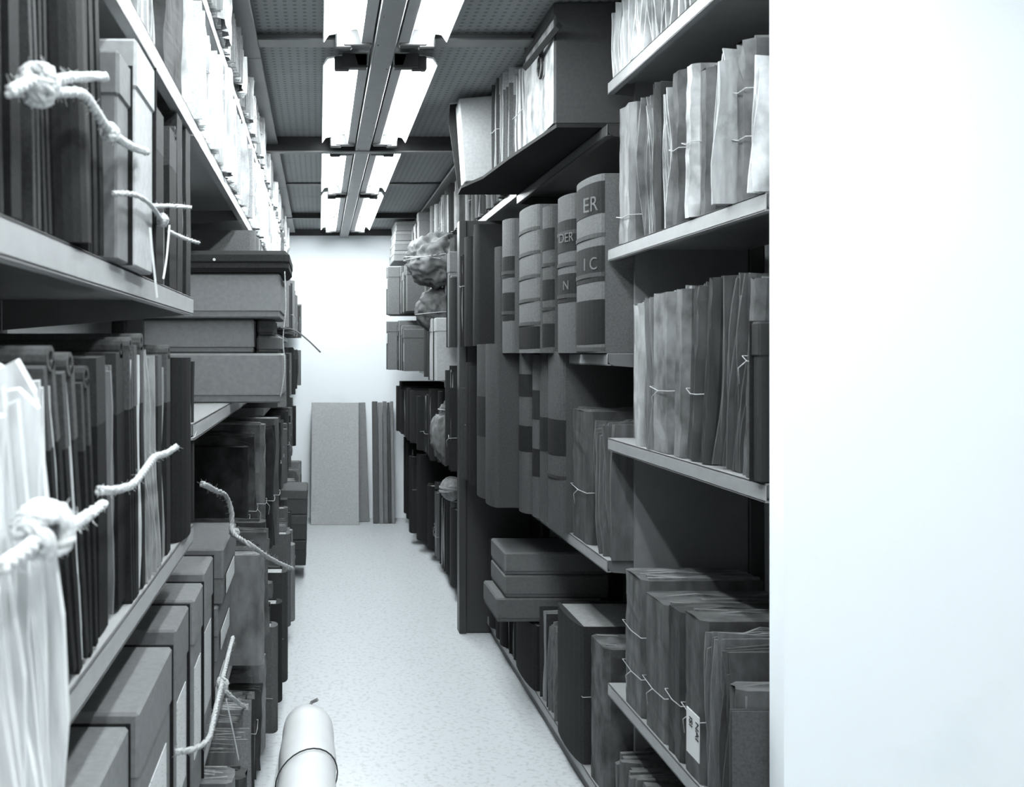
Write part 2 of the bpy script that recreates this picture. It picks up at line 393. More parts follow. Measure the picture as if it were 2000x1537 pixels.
# --- left row, nearest bay
gA = 'files on the near left shelf'
row('L', .11, 'upper middle shelf, nearest left bay', [
    ('open', -110, -20, None, .03, .4, {'h': .4}), ('open', -15, 45, None, .02, .4, {'h': .4, 'tilt': .05}),
    ('open', 66, 82, None, .1, .25, {'h': .36, 'tilt': .09}), ('open', 88, 104, None, .02, .5, {'h': .37, 'tilt': .1}), ('spine', 108, 160, None, .015, .4, {'h': .36, 'X': .262, 'tilt': .1}),
    ('open', 164, 182, None, .02, .6, {'h': .36, 'tilt': .11}), ('open', 184, 204, None, .03, .5, {'h': .36, 'tilt': .09}),
    ('box', 209, 252, 70, .26, None, {'X': .24}), ('box', 262, 299, 75, .5, None, {'X': .236}),
    ('roll', 303, 345, 205, .02, .4, {'X': .25, 'XF': .25}), ('open', 346, 372, 218, .04, .45, {})], group=gA, bw=.36, hmax=.32)
row('L', -.34, 'lower middle shelf, nearest left bay', [
    ('papers', -120, -10, 650, .8, None, {}), ('papers', -8, 80, None, .85, None, {'X': .245, 'h': .32}),
    ('papers', 84, 128, None, .85, None, {'X': .25, 'h': .31, 'tilt': .2}), ('roll', 132, 152, None, .03, .75, {'h': .335, 'tilt': .24}), ('roll', 154, 176, None, .03, .75, {'h': .325, 'tilt': .2}),
    ('roll', 178, 194, None, .02, .75, {'h': .31, 'tilt': .14}), ('roll', 196, 248, 700, .015, .3, {'tilt': .06, 'X': .26}), ('roll', 250, 264, 680, .03, .75, {'tilt': .05}),
    ('roll', 265, 284, 676, .03, .75, {'tilt': .04}), ('papers', 285, 309, 690, .42, None, {'tilt': .03}), ('roll', 310, 334, 695, .03, .4, {'tilt': .02}),
    ('spine', 336, 361, 700, .012, .75, {'X': .262}), ('open', 362, 380, 708, .04, .6, {'st': .55})], group='rolled-top folders on the near left shelf', bw=.3)
make('papers', 'L', .205, .665, .15, -.68, .66, .04, .9, 'white sheaf of papers over the shelf edge, partly painted glare, at the lower left', 'papers', 'paper_sheaf', tilt=.2)  # partly papers, partly white added in place of glare on the shelf lip
# upright boxes under them, standing on the lower shelf
row('L', -.87, 'lower shelf, nearest left bay', [
    ('box', -40, 118, None, .34, .6, {'h': .385}), ('box', 130, 248, None, .32, .7, {'h': .385, 'X': .25}), ('box', 255, 333, None, .3, .72, {'h': .4, 'X': .238}),
    ('box', 340, 366, None, .28, .7, {'h': .395, 'X': .248})], d=.34, group='upright boxes with paper labels')
row('L', -.87, 'lower shelf, second left bay', [
    ('box', 376, 394, None, .3, .7, {'h': .4, 'X': .24}), ('box', 396, 414, None, .3, .6, {'h': .40, 'X': .248})], d=.34, group='upright boxes with paper labels')
for k in range(3):
    make('flat', 'L', .252-.012*k, 2.12+.012*k, .34, -.87+k*.135+.001, .133, .36, .26, 'grey labelled flat box, %s of the stack of three beside the ragged bundles' % ('bottom', 'middle', 'topmost')[k], 'box', 'flat_box', .66, group='stack of flat labelled boxes')
row('L', .47, 'second shelf, nearest left bay', [
    ('papers', 250, 318, None, .5, None, {'h': .27}), ('wrapped', 320, 358, None, .1, None, {'h': .2}),
    ('papers', 362, 378, None, .85, None, {'h': .28, 'X': .235})], group='papers on the second left shelf')
fill('L', .47, .5, 1.17, (.22, .275), ['papers', 'open'], [.5, .7, .3], 'second shelf, nearest left bay', LX, th=(.05, .09), group='papers on the second left shelf')
fill('L', .79, .5, 1.78, (.12, .16), ['papers', 'open'], [.5, .7, .3], 'top shelf, nearest left bay', LX, th=(.05, .09), group='papers on the top left shelf')
bn = {1: 'second', 2: 'third', 3: 'fourth', 4: 'fifth', 5: 'farthest'}
for i in range(1, 6):
    y0, y1 = LB[i], LB[i+1]
    fill('L', .47, y0, y1, (.2, .275), ['papers', 'papers', 'wrapped', 'open'], [.85, .8, .6, .3], 'second shelf, %s left bay' % bn[i], LX, .03, (.035, .075), group='papers on the second left shelf', pts=(.6, .8))
    fill('L', .79, y0, y1, (.11, .162), ['papers', 'wrapped', 'open'], [.8, .75, .5, .3], 'top shelf, %s left bay' % bn[i], LX, .03, (.04, .085), group='papers on the top left shelf', pts=(.6, .8))
    if i >= 2:
        y5 = max(y0, 3.4) if i == 2 else y0
        fill('L', .12, y0, y1, (.2, .29), ['open', 'box', 'spine', 'papers'], [.3, .1, .25, .06], 'third shelf, %s left bay' % bn[i], LX-.02, .09 if i > 2 else .03, (.05, .1), group='files on the third left shelf')
        fill('L', -.14 if i == 2 else -.25, y0, y1, (.15, .2) if i == 2 else (.2, .29), ['open', 'spine', 'papers'], [.05, .1, .25, .06], 'fourth shelf, %s left bay' % bn[i], LX-.02, .08 if i > 2 else .03, (.05, .1), group='files on the fourth left shelf')
        fill('L', -.70, y5, y1, (.25, .36), ['open', 'wrapped', 'spine'], [.05, .1, .18, .04], 'fifth shelf, %s left bay' % bn[i], LX-.02, .05 if i > 2 else .05, (.05, .1), group='files on the fifth left shelf')
        fill('L', -1.25, 5.7 if i == 4 else y0, y1, (.3, .44), ['open', 'wrapped', 'papers', 'spine'], [.3, .1, .2, .05], 'bottom shelf, %s left bay' % bn[i], LX-.05, .07, (.05, .1), group='files on the bottom left shelf')
fill('L', -.87, 2.5, 2.93, (.28, .34), ['wrapped', 'papers'], [.3, .2, .1], 'lower shelf, second left bay', LX-.06, .04, (.05, .08), group='files on the lower left shelf')
fill('L', -1.25, 1.8, 2.93, (.24, .3), ['wrapped', 'papers', 'open'], [.3, .35, .1], 'bottom shelf, second left bay', LX-.03, .05, (.06, .1), group='files on the bottom left shelf')

# boxes lying on the second left bay shelf, sticking out into the aisle
def plain_box(name, label, x0, x1, y0, y1, z0, z1, v, rim=True, group=None):
    t = thing(name, label, 'box', ((x0+x1)/2, (y0+y1)/2, z0), group=group)
    a, b, h = (x1-x0)/2, (y1-y0)/2, z1-z0
    MB().box(-a+.003, a-.003, -b+.003, b-.003, 0, h*.93, .004).build('body', mat('board', v*.85), t)
    MB().box(-a, a, -b, b, h*.12 if rim else h*.6, h, .006).build('lid', mat('board', v), t)
    return t
gB = 'boxes stacked on the second left shelf bay'
plain_box('flat_box', 'large grey flat box at the foot of the stack jutting over the left shelf', -.52, -.104, 2.52, 2.85, -.139, .0, .3, group=gB)
plain_box('flat_box', 'grey box squeezed between two larger flat boxes of the left stack', -.5, -.185, 2.55, 2.8, .001, .098, .28, group=gB)
plain_box('flat_box', 'small dark box beside the squeezed grey box in the left stack', -.18, -.112, 2.6, 2.8, .001, .05, .16, group=gB)
plain_box('flat_box', 'small grey lidded box resting on the small dark box', -.18, -.13, 2.62, 2.8, .051, .098, .2, group=gB)
plain_box('flat_box', 'large grey flat box under the black case in the left stack', -.52, -.108, 2.52, 2.85, .099, .224, .32, group=gB)
for k in range(3):
    plain_box('flat_box', 'dark grey box low at the far left, %s of the stack of three' % ('bottom', 'middle', 'topmost')[k], -.5, -.075+.004*k, 5.3, 5.62, -1.249+.15*k, -1.25+.15*k+.148, .11+.03*k, rim=False, group='dark boxes low in the left row')
t = thing('leather_case', 'black leather case with a metal stud lying on top of the left box stack', 'case', (-.31, 2.66, .2255))
MB().box(-.22, .226, -.16, .16, 0, .052, .012).build('body', mat('cloth', .05), t)
MB().box(-.222, .228, -.165, .163, .018, .06, .012).build('flap', mat('cloth', .055), t)
MB().tube([(.02, -.168, .034), (.02, -.163, .034)], .004, 10).build('stud', mat('metal', .7), t)

# ropes and strings
def curve_pts(pts, n=8):
    P = [Vector(p) for p in pts]; out = []
    for i in range(len(P)-1):
        a, b, c, d = P[max(i-1, 0)], P[i], P[i+1], P[min(i+2, len(P)-1)]
        for k in range(n):
            t = k/n
            out.append(.5*((2*b)+(c-a)*t+(2*a-5*b+4*c-d)*t*t+(3*b-a-3*c+d)*t**3))
    out.append(P[-1]); return out
def rope_mesh(b, pts, r, fuzz=1):
    c = curve_pts(pts, 10); L_ = 0; acc = [0]
    for i in range(1, len(c)): L_ += (c[i]-c[i-1]).length; acc.append(L_)
    for st in range(3):
        q = []
        for i, p in enumerate(c):
            t = (c[min(i+1, len(c)-1)]-c[max(i-1, 0)]).normalized(); a = t.cross(Vector((0, .3, 1))).normalized(); bb = t.cross(a)
            an = acc[i]/(r*7)*2*math.pi+st*2.094
            q.append(p+a*(r*.5*math.cos(an))+bb*(r*.5*math.sin(an)))
        b.tube(q, r*.58, 6)
    for _ in range(int(fuzz*L_/.005)):
        p = random.choice(c); dv = Vector((R_(-1, 1), R_(-1, 1), R_(-1, 1))).normalized()*R_(1.0, 2.6)*r
        b.tube([p, p+dv*.5+Vector((0, 0, R_(-.3, .3)*r)), p+dv], r*.045, 3, False)
def knot(b, p, R, r):
    for k in range(5):
        ax = Vector((R_(-1, 1), R_(-1, 1), R_(-1, 1))).normalized(); a = ax.orthogonal().normalized(); c = ax.cross(a)
        rope_mesh(b, [p+ax*R_(-.3, .3)*R+(a*math.cos(u)+c*math.sin(u))*R*.62 for u in [i*2*math.pi/7 for i in range(8)]], r, .6)
def rope(label, strands, knots=(), r=.004, v=.75, tapes=(), name='rope_tie'):
    t = thing(name, label, 'rope', strands[0][0]); o = Vector(strands[0][0]); b = MB(); b.smooth = True
    for s_ in strands: rope_mesh(b, [Vector(p)-o for p in s_], r)
    b.build('rope', mat('rope', v), t)
    for p, R in knots:
        k = MB(); k.smooth = True; knot(k, Vector(p)-o, R, r); k.build('knot', mat('rope', v), t)
    for tp in tapes:
        k = MB(); c = curve_pts([Vector(p)-o for p in tp], 5)
        k.grid([[p+Vector((0, -.004, 0)), p+Vector((.0015, .004, .001))] for p in c]); k.grid([[p+Vector((.001, .004, .001)), p+Vector((.0, -.004, 0))] for p in c])
        k.build('tape', mat('plain', .8), t)
    return t
q = lambda x, y, X=-.225: P3(x, y, X)
rope('thick pale rope knotted around the dark files at the upper left edge', [[q(20, 180), q(60, 160), q(100, 158), q(150, 150), q(205, 150)],
     [q(70, 175), q(115, 180), q(160, 184), q(185, 215), q(205, 245), q(228, 268), q(255, 285), q(286, 297)]], [(q(75, 165), .021), (q(214, 258), .009)], .0052, .8)
rope('frayed pale rope tied round the two box files on the near left shelf', [[q(222, 378), q(262, 380), q(292, 398), q(312, 425), q(322, 440)],
     [q(300, 402), q(335, 402), q(372, 405)], [q(330, 452), q(360, 465), q(388, 474)]], [(q(317, 430), .010)], .0035, .62,
     [[q(292, 445), q(296, 490), q(306, 582)], [q(330, 440), q(325, 500), q(318, 545)]])
rope('slack pale rope across the rolled-top folders of the near left shelf', [[q(193, 958), q(225, 957), q(260, 945), q(285, 915), q(302, 893), q(325, 885), q(344, 873)]], [], .0052, .7)
rope('thick white rope with a big knot at the lower left edge', [[q(0, 1110, -.185), q(50, 1075, -.185), q(90, 1040, -.185), q(130, 1030, -.19), q(165, 1010, -.2), q(202, 984)]], [(q(84, 1035, -.185), .026)], .0055, .9)
rope('rope trailing from the labelled box down over the paper bundles', [[q(395, 945, -.235), q(415, 955, -.23), q(440, 968, -.225), q(452, 1000, -.215), q(455, 1040, -.21), q(490, 1065, -.16), q(530, 1092, -.12), q(572, 1112, -.07)]], [(q(458, 1040, -.21), .011)], .0065, .5)
rope('pale rope knotted in front of the lower left paper bundles, with white tapes', [[q(455, 1245, -.2), q(446, 1280, -.2), q(436, 1320, -.2), q(430, 1350, -.2)],
     [q(430, 1350, -.2), q(420, 1390, -.2), q(408, 1440, -.2), q(380, 1462, -.2), q(346, 1468, -.2)], [q(440, 1350, -.2), q(465, 1372, -.2), q(492, 1390, -.2)]], [(q(434, 1335, -.2), .014)], .0052, .62,
     [[q(441, 1365, -.195), q(455, 1430, -.195), q(466, 1485, -.195)], [q(490, 1392, -.195), q(480, 1450, -.195), q(472, 1500, -.195)]])
rope('thin twine end curling out past the left box stack before the white wall', [[PY3(548, 640, 2.5), PY3(575, 645, 2.48), PY3(600, 663, 2.46), PY3(626, 688, 2.45)]], [], .0025, .25, name='twine')
rope('thin pale twine hanging down the ends of the left box stack', [[PY3(556, 530, 2.5), PY3(558, 600, 2.5), PY3(553, 660, 2.5), PY3(556, 720, 2.5), PY3(548, 775, 2.5)]], [], .002, .6, name='twine')

# --- right row, nearest bay
gR = 'papers on the shelves of the near right bay'
row('R', .75, 'top shelf, nearest right bay', [('papers', 1460, 1400, None, .6, None, {'h': .22}), ('papers', 1396, 1340, None, .6, None, {'h': .22}), ('papers', 1336, 1290, None, .55, None, {'h': .22}),
    ('papers', 1287, 1262, None, .55, None, {'h': .22}), ('papers', 1259, 1235, None, .85, None, {'h': .2}), ('papers', 1231, 1210, None, .9, None, {'h': .2}), ('papers', 1206, 1187, None, .8, None, {'h': .2})], group=gR)
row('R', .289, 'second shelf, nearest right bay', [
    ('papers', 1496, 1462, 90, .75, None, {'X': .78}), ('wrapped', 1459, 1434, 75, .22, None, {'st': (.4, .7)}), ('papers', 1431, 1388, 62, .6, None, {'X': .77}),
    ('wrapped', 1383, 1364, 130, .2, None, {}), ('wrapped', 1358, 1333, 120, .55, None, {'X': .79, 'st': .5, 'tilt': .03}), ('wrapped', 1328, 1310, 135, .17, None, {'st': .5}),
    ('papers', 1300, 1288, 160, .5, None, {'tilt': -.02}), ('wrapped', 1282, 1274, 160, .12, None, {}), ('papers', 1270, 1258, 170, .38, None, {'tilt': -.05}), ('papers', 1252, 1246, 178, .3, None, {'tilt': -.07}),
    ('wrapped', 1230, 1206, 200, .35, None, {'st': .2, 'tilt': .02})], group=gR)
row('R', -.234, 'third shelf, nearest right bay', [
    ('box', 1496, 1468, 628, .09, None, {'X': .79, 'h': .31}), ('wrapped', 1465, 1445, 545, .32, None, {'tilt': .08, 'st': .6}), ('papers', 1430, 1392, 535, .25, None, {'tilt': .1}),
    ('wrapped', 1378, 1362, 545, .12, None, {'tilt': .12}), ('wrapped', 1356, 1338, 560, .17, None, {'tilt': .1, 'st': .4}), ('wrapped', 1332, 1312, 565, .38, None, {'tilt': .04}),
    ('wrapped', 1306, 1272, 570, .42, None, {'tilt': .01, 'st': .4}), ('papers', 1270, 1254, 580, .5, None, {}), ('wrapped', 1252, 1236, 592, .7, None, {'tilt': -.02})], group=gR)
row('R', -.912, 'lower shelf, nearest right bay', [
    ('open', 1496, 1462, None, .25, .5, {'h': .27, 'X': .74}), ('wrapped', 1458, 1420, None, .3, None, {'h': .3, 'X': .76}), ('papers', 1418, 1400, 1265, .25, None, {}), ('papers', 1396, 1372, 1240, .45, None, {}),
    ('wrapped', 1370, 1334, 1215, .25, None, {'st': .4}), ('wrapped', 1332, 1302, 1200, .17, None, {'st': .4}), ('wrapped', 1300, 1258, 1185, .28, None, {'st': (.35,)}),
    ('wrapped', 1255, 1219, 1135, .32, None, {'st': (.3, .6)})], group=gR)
# --- second right bay
def ledger(X, y0, t, z, h, d, v, bands, labels, label, text=(), group='tall bound ledgers'):
    v *= .78  # ledger tones lowered too, the right row's shade put into colour
    root = thing('ledger', label, 'book', (X, y0, z), group=group)
    k = 12; r = min(t*.28, .03); bt = .005
    def prof(e=0, back=None):
        out = [(-(r+e)*math.sin(math.pi*i/k), t/2-(t/2+e*.2)*math.cos(math.pi*i/k)) for i in range(k+1)]
        return out
    b = MB(); b.prism(prof()+[(d, t), (d, t-bt), (.004, t-bt), (.004, bt), (d, bt), (d, 0)], 'z', 0, h); b.build('binding', mat('cloth', v), root)
    MB().box(.006, d-.008, bt, t-bt, .006, h-.008).build('pages', mat('paper', .5), root)
    for f in bands:
        MB().prism(prof(.003)+[(.002, t), (.002, 0)], 'z', h*f-.006, h*f+.006).build('band', mat('cloth', v*.55), root)
    lab = []
    for f0, f1, lv in labels[::-1]:
        lab.append(MB().prism(prof(.0012)+[(.001, t), (.001, 0)], 'z', h*f0, h*f1).build('label', mat('cloth', lv), root)); lab[-1]['label'] = 'dark leather label on the spine'
    for f, s_, sz in text:
        cu = bpy.data.curves.new('lettering', 'FONT'); cu.body = s_; cu.size = sz; cu.extrude = .0004; cu.align_x = 'CENTER'
        to = bpy.data.objects.new('tmp', cu); C.objects.link(to)
        dg = bpy.context.evaluated_depsgraph_get(); me = bpy.data.meshes.new_from_object(to.evaluated_get(dg)); bpy.data.objects.remove(to)
        me.transform(Matrix(((0, 0, -1, 0), (-1, 0, 0, 0), (0, 1, 0, 0), (0, 0, 0, 1)))); me.materials.clear(); me.materials.append(mat('letters', .2))
        lo = bpy.data.objects.new('lettering', me); C.objects.link(lo); lo.parent = lab[0] if lab else root; ph = math.radians(52)
        lo.location = (-(r+.005)*math.sin(ph), t/2-(t/2+.003)*math.cos(ph), h*f); lo.rotation_euler.z = math.radians(22)
    return root
LC = [0]
def led(x1, x0, X, XF, *a, **k):
    y0 = max(F*X/(x1-PX), LC[0]+.003); y1 = max(F*XF/(x0-PX)-.003, y0+.03); LC[0] = y1
    return ledger(X, y0, y1-y0, *a, **k)
B5 = (.2, .36, .52, .68, .84)
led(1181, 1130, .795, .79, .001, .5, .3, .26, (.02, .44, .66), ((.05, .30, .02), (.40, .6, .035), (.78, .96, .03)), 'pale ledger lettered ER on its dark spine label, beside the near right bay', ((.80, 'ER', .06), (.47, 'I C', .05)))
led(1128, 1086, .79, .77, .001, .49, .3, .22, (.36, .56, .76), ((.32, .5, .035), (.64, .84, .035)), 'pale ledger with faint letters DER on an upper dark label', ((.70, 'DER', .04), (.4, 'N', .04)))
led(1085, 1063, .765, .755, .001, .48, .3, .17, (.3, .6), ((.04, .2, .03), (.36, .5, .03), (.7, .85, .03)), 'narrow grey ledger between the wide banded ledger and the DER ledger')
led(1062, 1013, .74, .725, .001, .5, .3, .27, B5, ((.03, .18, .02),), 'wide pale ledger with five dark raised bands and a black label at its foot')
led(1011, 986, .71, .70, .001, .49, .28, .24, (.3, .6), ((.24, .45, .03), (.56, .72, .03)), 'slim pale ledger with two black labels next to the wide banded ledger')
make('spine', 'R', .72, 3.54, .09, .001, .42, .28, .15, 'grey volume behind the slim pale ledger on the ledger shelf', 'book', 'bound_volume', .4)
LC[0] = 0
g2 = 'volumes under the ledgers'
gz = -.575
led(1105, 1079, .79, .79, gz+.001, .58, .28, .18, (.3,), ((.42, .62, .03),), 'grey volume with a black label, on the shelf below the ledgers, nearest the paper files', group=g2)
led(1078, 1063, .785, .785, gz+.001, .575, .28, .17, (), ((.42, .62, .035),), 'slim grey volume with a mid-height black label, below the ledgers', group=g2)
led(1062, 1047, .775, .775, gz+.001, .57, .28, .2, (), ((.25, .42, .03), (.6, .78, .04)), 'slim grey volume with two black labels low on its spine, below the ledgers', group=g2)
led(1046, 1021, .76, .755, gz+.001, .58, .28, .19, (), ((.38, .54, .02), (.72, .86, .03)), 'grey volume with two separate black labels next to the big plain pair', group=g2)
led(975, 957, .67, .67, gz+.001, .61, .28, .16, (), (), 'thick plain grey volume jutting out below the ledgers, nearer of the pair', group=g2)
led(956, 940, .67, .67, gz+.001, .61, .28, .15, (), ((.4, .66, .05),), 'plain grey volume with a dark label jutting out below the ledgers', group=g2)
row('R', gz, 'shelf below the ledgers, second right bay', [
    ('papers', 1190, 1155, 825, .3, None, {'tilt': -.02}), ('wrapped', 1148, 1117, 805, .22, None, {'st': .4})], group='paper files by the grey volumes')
# top shelf of the second bay: overhanging boxes and files
t = thing('wooden_box', 'big grey box with a metal ring on its lit side, overhanging the right top shelf', 'box', (.67, 2.56, .651))
MB().box(0, .4, 0, .36, 0, .33, .004).build('body', mat('board', .1), t)
MB().box(-.003, 0, .006, .354, .004, .3, .001).build('side_panel', mat('stained', .42), t)['label'] = 'pale streaked paper face, painted lighter as the lit side'  # aisle face paler than the body: light falling on it put into colour
MB().box(-.004, .404, -.003, .363, .31, .345, .003).build('lid', mat('board', .1), t)
c = MB(); c.smooth = True
c.tube([(-.012, .12+.02*math.cos(a), .2+.032*math.sin(a)) for a in [i*math.pi/8 for i in range(17)]], .005, 8); rg = c.build('ring', mat('metal', .04), t)
MB().tube([(-.004, .12, .232), (-.012, .12, .236), (-.004, .12, .25)], .006, 8).build('ring_clip', mat('metal', .08), rg)
row('R', .65, 'top shelf, second right bay', [
    ('roll', 1029, 1003, 105, .3, .5, {'X': .68, 'XF': .68, 'st': .5}), ('roll', 1001, 988, 100, .25, .5, {'X': .665, 'h': .33}), ('roll', 986, 975, 120, .28, .5, {'X': .655}), ('open', 973, 960, 135, .16, .5, {'X': .645, 'st': .45})], d=.32, group='files on the top shelf of the second right bay')
t = thing('box_file', 'pale open box file leaning out over the end of the right top shelf', 'box', (.555, 3.43, .652), (0, math.radians(-4), math.radians(-3)))
MB().box(.0, .3, 0, .13, 0, .32, .004).build('body', mat('board', .5), t)
MB().prism([(-.012, .0), (.3, .0), (.3, .335), (-.02, .335), (-.03, .26)], 'y', .135, .142).build('lid', mat('board', .03), t)
MB().box(-.022, .3, .131, .143, .335, .342, .002).build('lid_edge_or_gap_shade', mat('board', .7), t)
b = MB(); b.grid([[(.13, -.002, .29), (.2, -.002, .25)], [(.17, -.002, .34), (.24, -.002, .31)]]); b.grid([[(.2, -.0015, .25), (.13, -.0015, .29)], [(.24, -.0015, .31), (.17, -.0015, .34)]])
b.build('paper_slip', mat('plain', .95), t)
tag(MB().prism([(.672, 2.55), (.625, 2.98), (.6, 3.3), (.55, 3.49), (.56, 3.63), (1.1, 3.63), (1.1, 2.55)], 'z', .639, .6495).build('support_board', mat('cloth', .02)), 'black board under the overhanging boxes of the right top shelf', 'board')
t = thing('wooden_batten', 'dark slanting batten in front of the big grey box at the top right', 'batten', PY3(1026, 132, 2.75))
b = MB(); p1 = PY3(1026, 132, 2.75); p2 = PY3(1092, 50, 2.5); b.tube([(0, 0, 0), tuple(p2-p1)], .011, 4); b.build('bar', mat('cloth', .05), t)
# lower part of the second bay
gb = 'flat boxes stacked low in the right row'
zb = -1.0
for k, (dx, hh) in enumerate(((-.03, .09), (-.0, .085), (.0, .085))):
    plain_box('flat_box', 'grey flat box low in the right row, %s of the stack of three' % ('bottom', 'middle', 'topmost')[k], .69+dx, 1.08+dx, 3.35, 3.62, zb, zb+hh-.001, .2+.02*k, group=gb); zb += hh
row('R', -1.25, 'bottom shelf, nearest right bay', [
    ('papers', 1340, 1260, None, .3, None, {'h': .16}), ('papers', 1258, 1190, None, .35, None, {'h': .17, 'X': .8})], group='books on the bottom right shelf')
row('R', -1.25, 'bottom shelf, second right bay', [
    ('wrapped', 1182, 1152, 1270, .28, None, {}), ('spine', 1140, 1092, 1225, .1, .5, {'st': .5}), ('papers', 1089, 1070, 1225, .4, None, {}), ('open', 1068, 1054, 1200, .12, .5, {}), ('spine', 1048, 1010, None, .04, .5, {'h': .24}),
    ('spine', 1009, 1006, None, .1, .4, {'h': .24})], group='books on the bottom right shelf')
# third bay onwards
g3 = 'dark volumes in the third right bay'
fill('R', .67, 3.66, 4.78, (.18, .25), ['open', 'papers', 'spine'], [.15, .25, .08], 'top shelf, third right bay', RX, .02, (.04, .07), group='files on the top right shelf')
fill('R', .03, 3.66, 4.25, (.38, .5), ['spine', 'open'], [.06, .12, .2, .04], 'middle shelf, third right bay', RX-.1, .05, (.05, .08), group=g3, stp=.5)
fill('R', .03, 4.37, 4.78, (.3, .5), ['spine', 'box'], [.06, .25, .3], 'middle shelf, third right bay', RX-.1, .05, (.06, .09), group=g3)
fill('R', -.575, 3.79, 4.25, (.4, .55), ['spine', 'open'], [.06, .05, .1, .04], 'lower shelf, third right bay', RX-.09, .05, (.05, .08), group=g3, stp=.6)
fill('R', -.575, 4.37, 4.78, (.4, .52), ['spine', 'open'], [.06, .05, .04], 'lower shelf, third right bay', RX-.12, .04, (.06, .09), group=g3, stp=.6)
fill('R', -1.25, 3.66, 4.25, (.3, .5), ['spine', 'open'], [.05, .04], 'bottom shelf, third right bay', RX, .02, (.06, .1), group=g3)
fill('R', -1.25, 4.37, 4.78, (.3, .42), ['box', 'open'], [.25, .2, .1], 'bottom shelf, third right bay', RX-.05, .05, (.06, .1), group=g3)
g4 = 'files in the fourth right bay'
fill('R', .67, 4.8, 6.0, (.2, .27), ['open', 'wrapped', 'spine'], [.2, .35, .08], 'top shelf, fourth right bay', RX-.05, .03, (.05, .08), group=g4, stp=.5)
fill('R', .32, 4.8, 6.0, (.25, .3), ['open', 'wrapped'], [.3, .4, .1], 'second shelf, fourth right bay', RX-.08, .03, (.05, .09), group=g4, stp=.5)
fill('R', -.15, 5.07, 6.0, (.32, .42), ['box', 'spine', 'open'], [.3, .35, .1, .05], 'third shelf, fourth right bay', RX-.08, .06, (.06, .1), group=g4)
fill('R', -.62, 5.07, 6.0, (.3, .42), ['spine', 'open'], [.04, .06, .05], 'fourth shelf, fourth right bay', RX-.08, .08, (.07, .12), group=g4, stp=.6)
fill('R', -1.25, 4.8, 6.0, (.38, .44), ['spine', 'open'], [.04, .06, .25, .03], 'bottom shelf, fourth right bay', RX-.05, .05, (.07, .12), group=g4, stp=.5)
for k in range(2):
    make('box', 'R', .63-.012*k, 4.83+.108*k, .105, -.149, .34, .32, .62, 'tall pale box file under the crumpled bundles, %s of the two' % ('nearer', 'farther')[k], 'box', 'box_file', group='pale box files behind the dark upright panel')
g5 = 'boxes and files in the farthest right bay'
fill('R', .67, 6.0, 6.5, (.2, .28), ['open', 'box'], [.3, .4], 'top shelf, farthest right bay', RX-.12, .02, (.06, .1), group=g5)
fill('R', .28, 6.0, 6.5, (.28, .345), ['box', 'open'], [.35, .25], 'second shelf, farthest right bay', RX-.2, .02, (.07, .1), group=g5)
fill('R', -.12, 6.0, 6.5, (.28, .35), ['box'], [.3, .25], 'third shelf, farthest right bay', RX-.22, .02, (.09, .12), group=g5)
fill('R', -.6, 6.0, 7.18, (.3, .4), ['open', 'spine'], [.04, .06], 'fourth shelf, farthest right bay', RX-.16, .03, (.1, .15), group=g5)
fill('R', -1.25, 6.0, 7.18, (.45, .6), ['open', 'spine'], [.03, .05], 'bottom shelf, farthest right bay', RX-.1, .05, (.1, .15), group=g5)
wc = ['lowest', 'second lowest', 'second highest', 'highest']
for k in range(4):
    plain_box('flat_box', 'small pale flat box at the white wall end, %s of four on the right' % wc[k], .54+.006*k, .9, 6.55, 6.95, .672+k*.073, .672+k*.073+.0715, .38, rim=False, group='small pale boxes stacked by the white wall')
for r_, (z, h) in enumerate(((.28, .345), (-.12, .35))):
    for k in range(3):
        make('box', 'R', .5+.02*k, 6.52+.1*k, .096, z+.001, h, .3, .33, 'grey box file with white label, %s of three, %s box shelf by the wall' % (('nearest', 'middle', 'farthest')[k], ('upper', 'lower')[r_]), 'box', 'box_file', None, group='white-labelled box files by the white wall')
        lo = MB().box(.4985+.02*k, .4999+.02*k, 6.53+.1*k, 6.6+.1*k, z+h*.55, z+h*.76).build('label', mat('plain', .9))
        rt = bpy.data.objects[:] and [o for o in C.objects if o.type == 'EMPTY'][-1]
        lo.parent = rt; lo.location = (-rt.location.x-.004, -rt.location.y, -rt.location.z)

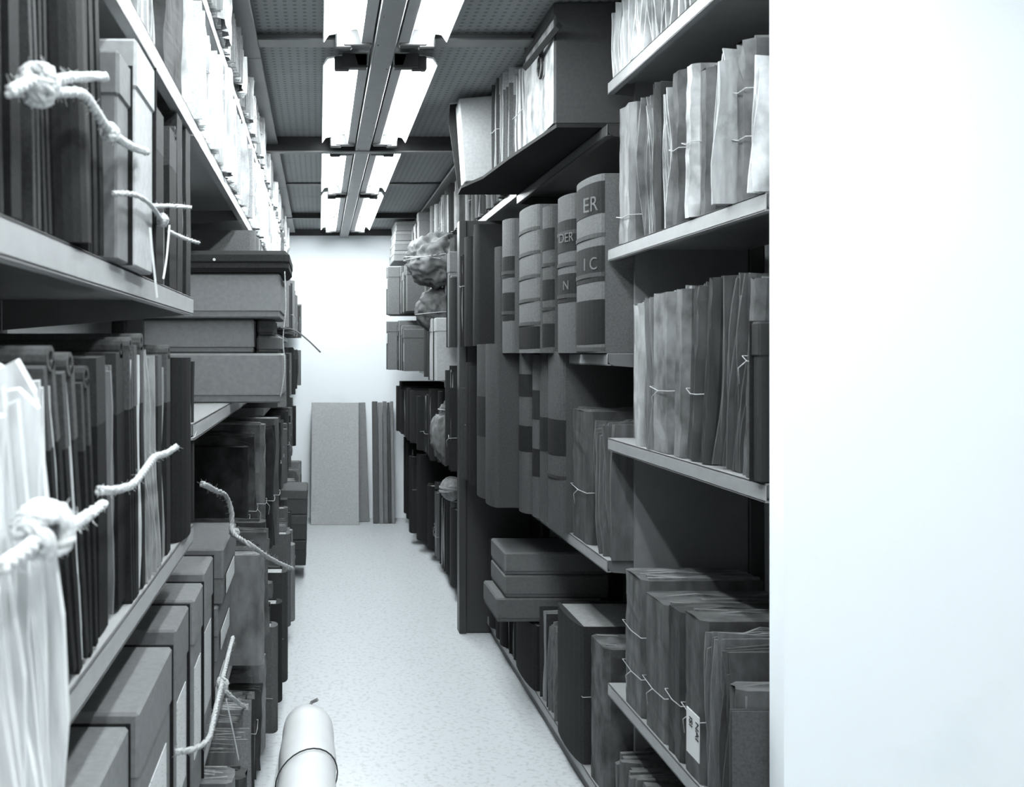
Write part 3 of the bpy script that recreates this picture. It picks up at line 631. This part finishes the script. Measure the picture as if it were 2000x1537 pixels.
# crumpled wrapped bundles
def crumple(name, label, cat, c, r, v, kind='wrap', seed=0, strings=2, amp=.16, neck=None):
    t = thing(name, label, cat, (c[0], c[1], c[2]-r[2]))
    import bmesh
    bm = bmesh.new(); bmesh.ops.create_icosphere(bm, subdivisions=5, radius=1)
    for vt in bm.verts:
        p = vt.co.copy(); n = 0
        for o_, a_ in ((1.6, .9), (3.3, .6), (7, .4), (14, .22)):
            n += a_*(1-abs(noise.noise(p*o_+Vector((seed, 0, 0))))*2.6)
        k = 1+amp*(n-.9)*.6
        if neck is not None:
            q = abs(p.z-neck); k *= 1-.28*math.exp(-(q/.12)**2)
        vt.co = Vector((p.x*r[0]*k, p.y*r[1]*k, p.z*r[2]*k+r[2]))
    me = bpy.data.meshes.new('wrapping'); bm.to_mesh(me); bm.free(); me.materials.append(mat(kind, v))
    for p in me.polygons: p.use_smooth = True
    o = bpy.data.objects.new('wrapping', me); C.objects.link(o); o.parent = t
    for k in range(strings):
        b = MB(); b.smooth = True; tl = R_(-.35, .35); zc = r[2]*(1+(neck if neck is not None and k == 0 else R_(-.2, .2)))
        f = math.sqrt(max(.1, 1-((zc/r[2])-1)**2))*(.8 if neck is not None and k == 0 else 1.04)
        b.tube([(r[0]*f*math.cos(a), r[1]*f*math.sin(a), zc+tl*r[0]*math.cos(a)*.6) for a in [i*math.pi/12 for i in range(25)]], .003, 6)
        b.build('string', mat('rope', .45), t)
    return t
a = PY3(835, 508, 5.0)
crumple('paper_wrapped_bundle', 'large crumpled paper-wrapped bundle tied with string, bulging from the far right shelves', 'bundle', (a.x+.06, 5.0, a.z), (.185, .14, .15), .24, seed=3, strings=2, amp=.22)
a = PY3(840, 580, 5.05)
crumple('paper_wrapped_bundle', 'crumpled grey wrapped bundle hanging just under the largest round one', 'bundle', (a.x+.04, 5.05, a.z-.075), (.12, .1, .125), .17, seed=8, strings=1)
a = PY3(905, 525, 4.75)
crumple('paper_wrapped_bundle', 'small pale wrapped bundle with crossed string beside the dark upright panel', 'bundle', (a.x+.03, 4.72, a.z), (.06, .07, .16), .28, seed=5, strings=2)
a = PY3(866, 810, 4.9)
crumple('plastic_wrapped_bundle', 'crumpled translucent-looking wrapped bundle low on the far right shelves', 'bundle', (.70, 4.93, -.437), (.09, .1, .17), .26, seed=12, strings=1, neck=.75)
a = PY3(872, 940, 4.9)
crumple('twine_ball', 'ball of pale twine wedged low between dark files on the right', 'ball of string', (a.x+.03, 4.9, -.735), (.065, .065, .065), .4, seed=15, strings=5, amp=.06)
for k, (X_, y_, t_, h_, v_) in enumerate(((.235, 2.96, .06, .40, .06), (.215, 3.03, .09, .44, .16), (.19, 3.13, .08, .46, .2), (.165, 3.22, .07, .45, .05), (.15, 3.30, .08, .47, .16))):
    make('papers' if k % 2 else 'wrapped', 'L', X_, y_, t_, -.699, h_-.01, .32, v_, 'ragged paper bundle under the left box stack, %s of five stepping towards the wall' % ORD[k], 'papers', 'ragged_bundle', st=.4, group='ragged bundles under the box stack')
# boards leaning on the end wall
def board(name, label, x0, x1, top, ybot, ytop, v, th=.018, sl=0):
    t = thing(name, label, 'board', ((x0+x1)/2, ybot, ZF+.001), (-math.atan2(ytop-ybot, top-ZF), sl, 0), 'boards leaning on the white wall')
    L_ = math.hypot(top-ZF, ytop-ybot); MB().box(-(x1-x0)/2, (x1-x0)/2, 0, th, 0, L_, .003).build('panel', mat('board', v), t)
    return t
def zz(y, Y): return -(y-PY)*Y/F
def xx(x, Y): return (x-PX)*Y/F
board('leaning_board', 'wide pale panel leaning against the white end wall', xx(607, 7.0), xx(701, 7.0), zz(787, 7.1), 6.98, 7.16, .55, .02, .006)
board('leaning_board', 'grey panel standing just behind the wide pale one, showing its right edge', xx(660, 7.05), xx(722, 7.1), zz(787, 7.2), 7.1, 7.215, .35, .02, -.03)
for k, (x0, x1, v, lab) in enumerate(((728, 739, .18, 'leftmost narrow dark plank'), (740, 748, .33, 'second narrow plank from the left'), (749, 757, .26, 'third narrow plank from the left'), (758, 763, .14, 'slim dark fourth plank'), (764, 770, .33, 'rightmost pale narrow plank'))):
    board('leaning_board', lab+' leaning on the white end wall by the right row', xx(x0, 7.1), xx(x1, 7.1), zz(784+k % 2*2, 7.2), 7.03, 7.2, v, .03)

# paper roll on the floor
t = thing('paper_roll', 'white wrapped paper roll tied with string lying on the floor by the left shelves', 'roll', (-.035, 2.2, ZF+.001))
b = MB(); b.smooth = True; rr = .088
b.tube([(0, .78*i/14, rr) for i in range(15)], lambda q: rr*(1-.06*math.sin(q*9)**2)*(1 if q < .97 else .93), 28); b.build('wrapping', mat('plain', .9), t)
for y, dz in ((.42, .05),):
    b = MB(); b.smooth = True; b.tube([(rr*1.02*math.cos(a), y+dz*math.cos(a), rr+rr*1.02*math.sin(a)) for a in [i*math.pi/14 for i in range(29)]], .0022, 6); b.build('string', mat('rope', .12), t)
b = MB(); b.tube([(0, .78, rr*1.7), (.01, .8, rr*1.9), (.03, .79, rr*2.05)], .006, 6); b.build('twisted_end', mat('plain', .4), t)

# tag hanging low at the right
t = tag(MB().box(0, .002, 0, .06, 0, .09, .0005).build('paper_tag', mat('plain', .75)), 'pale paper tag with vertical lettering at the lower right', 'tag')
a = P3(1370, 1492, .745); t.location = (.74, a.y, a.z)
for dy, w_ in ((.02, 'NAI'), (.05, 'ISI')):
    cu = bpy.data.curves.new('lettering', 'FONT'); cu.body = w_; cu.size = .022; cu.extrude = .0003
    to = bpy.data.objects.new('tmp', cu); C.objects.link(to); me = bpy.data.meshes.new_from_object(to.evaluated_get(bpy.context.evaluated_depsgraph_get())); bpy.data.objects.remove(to)
    me.transform(Matrix(((0, 0, -1, 0), (0, -1, 0, 0), (-1, 0, 0, 0), (0, 0, 0, 1)))); me.materials.clear(); me.materials.append(mat('letters', .03))
    lo = bpy.data.objects.new('lettering', me); C.objects.link(lo); lo.parent = t; lo.location = (-.001, dy-.006, .078)
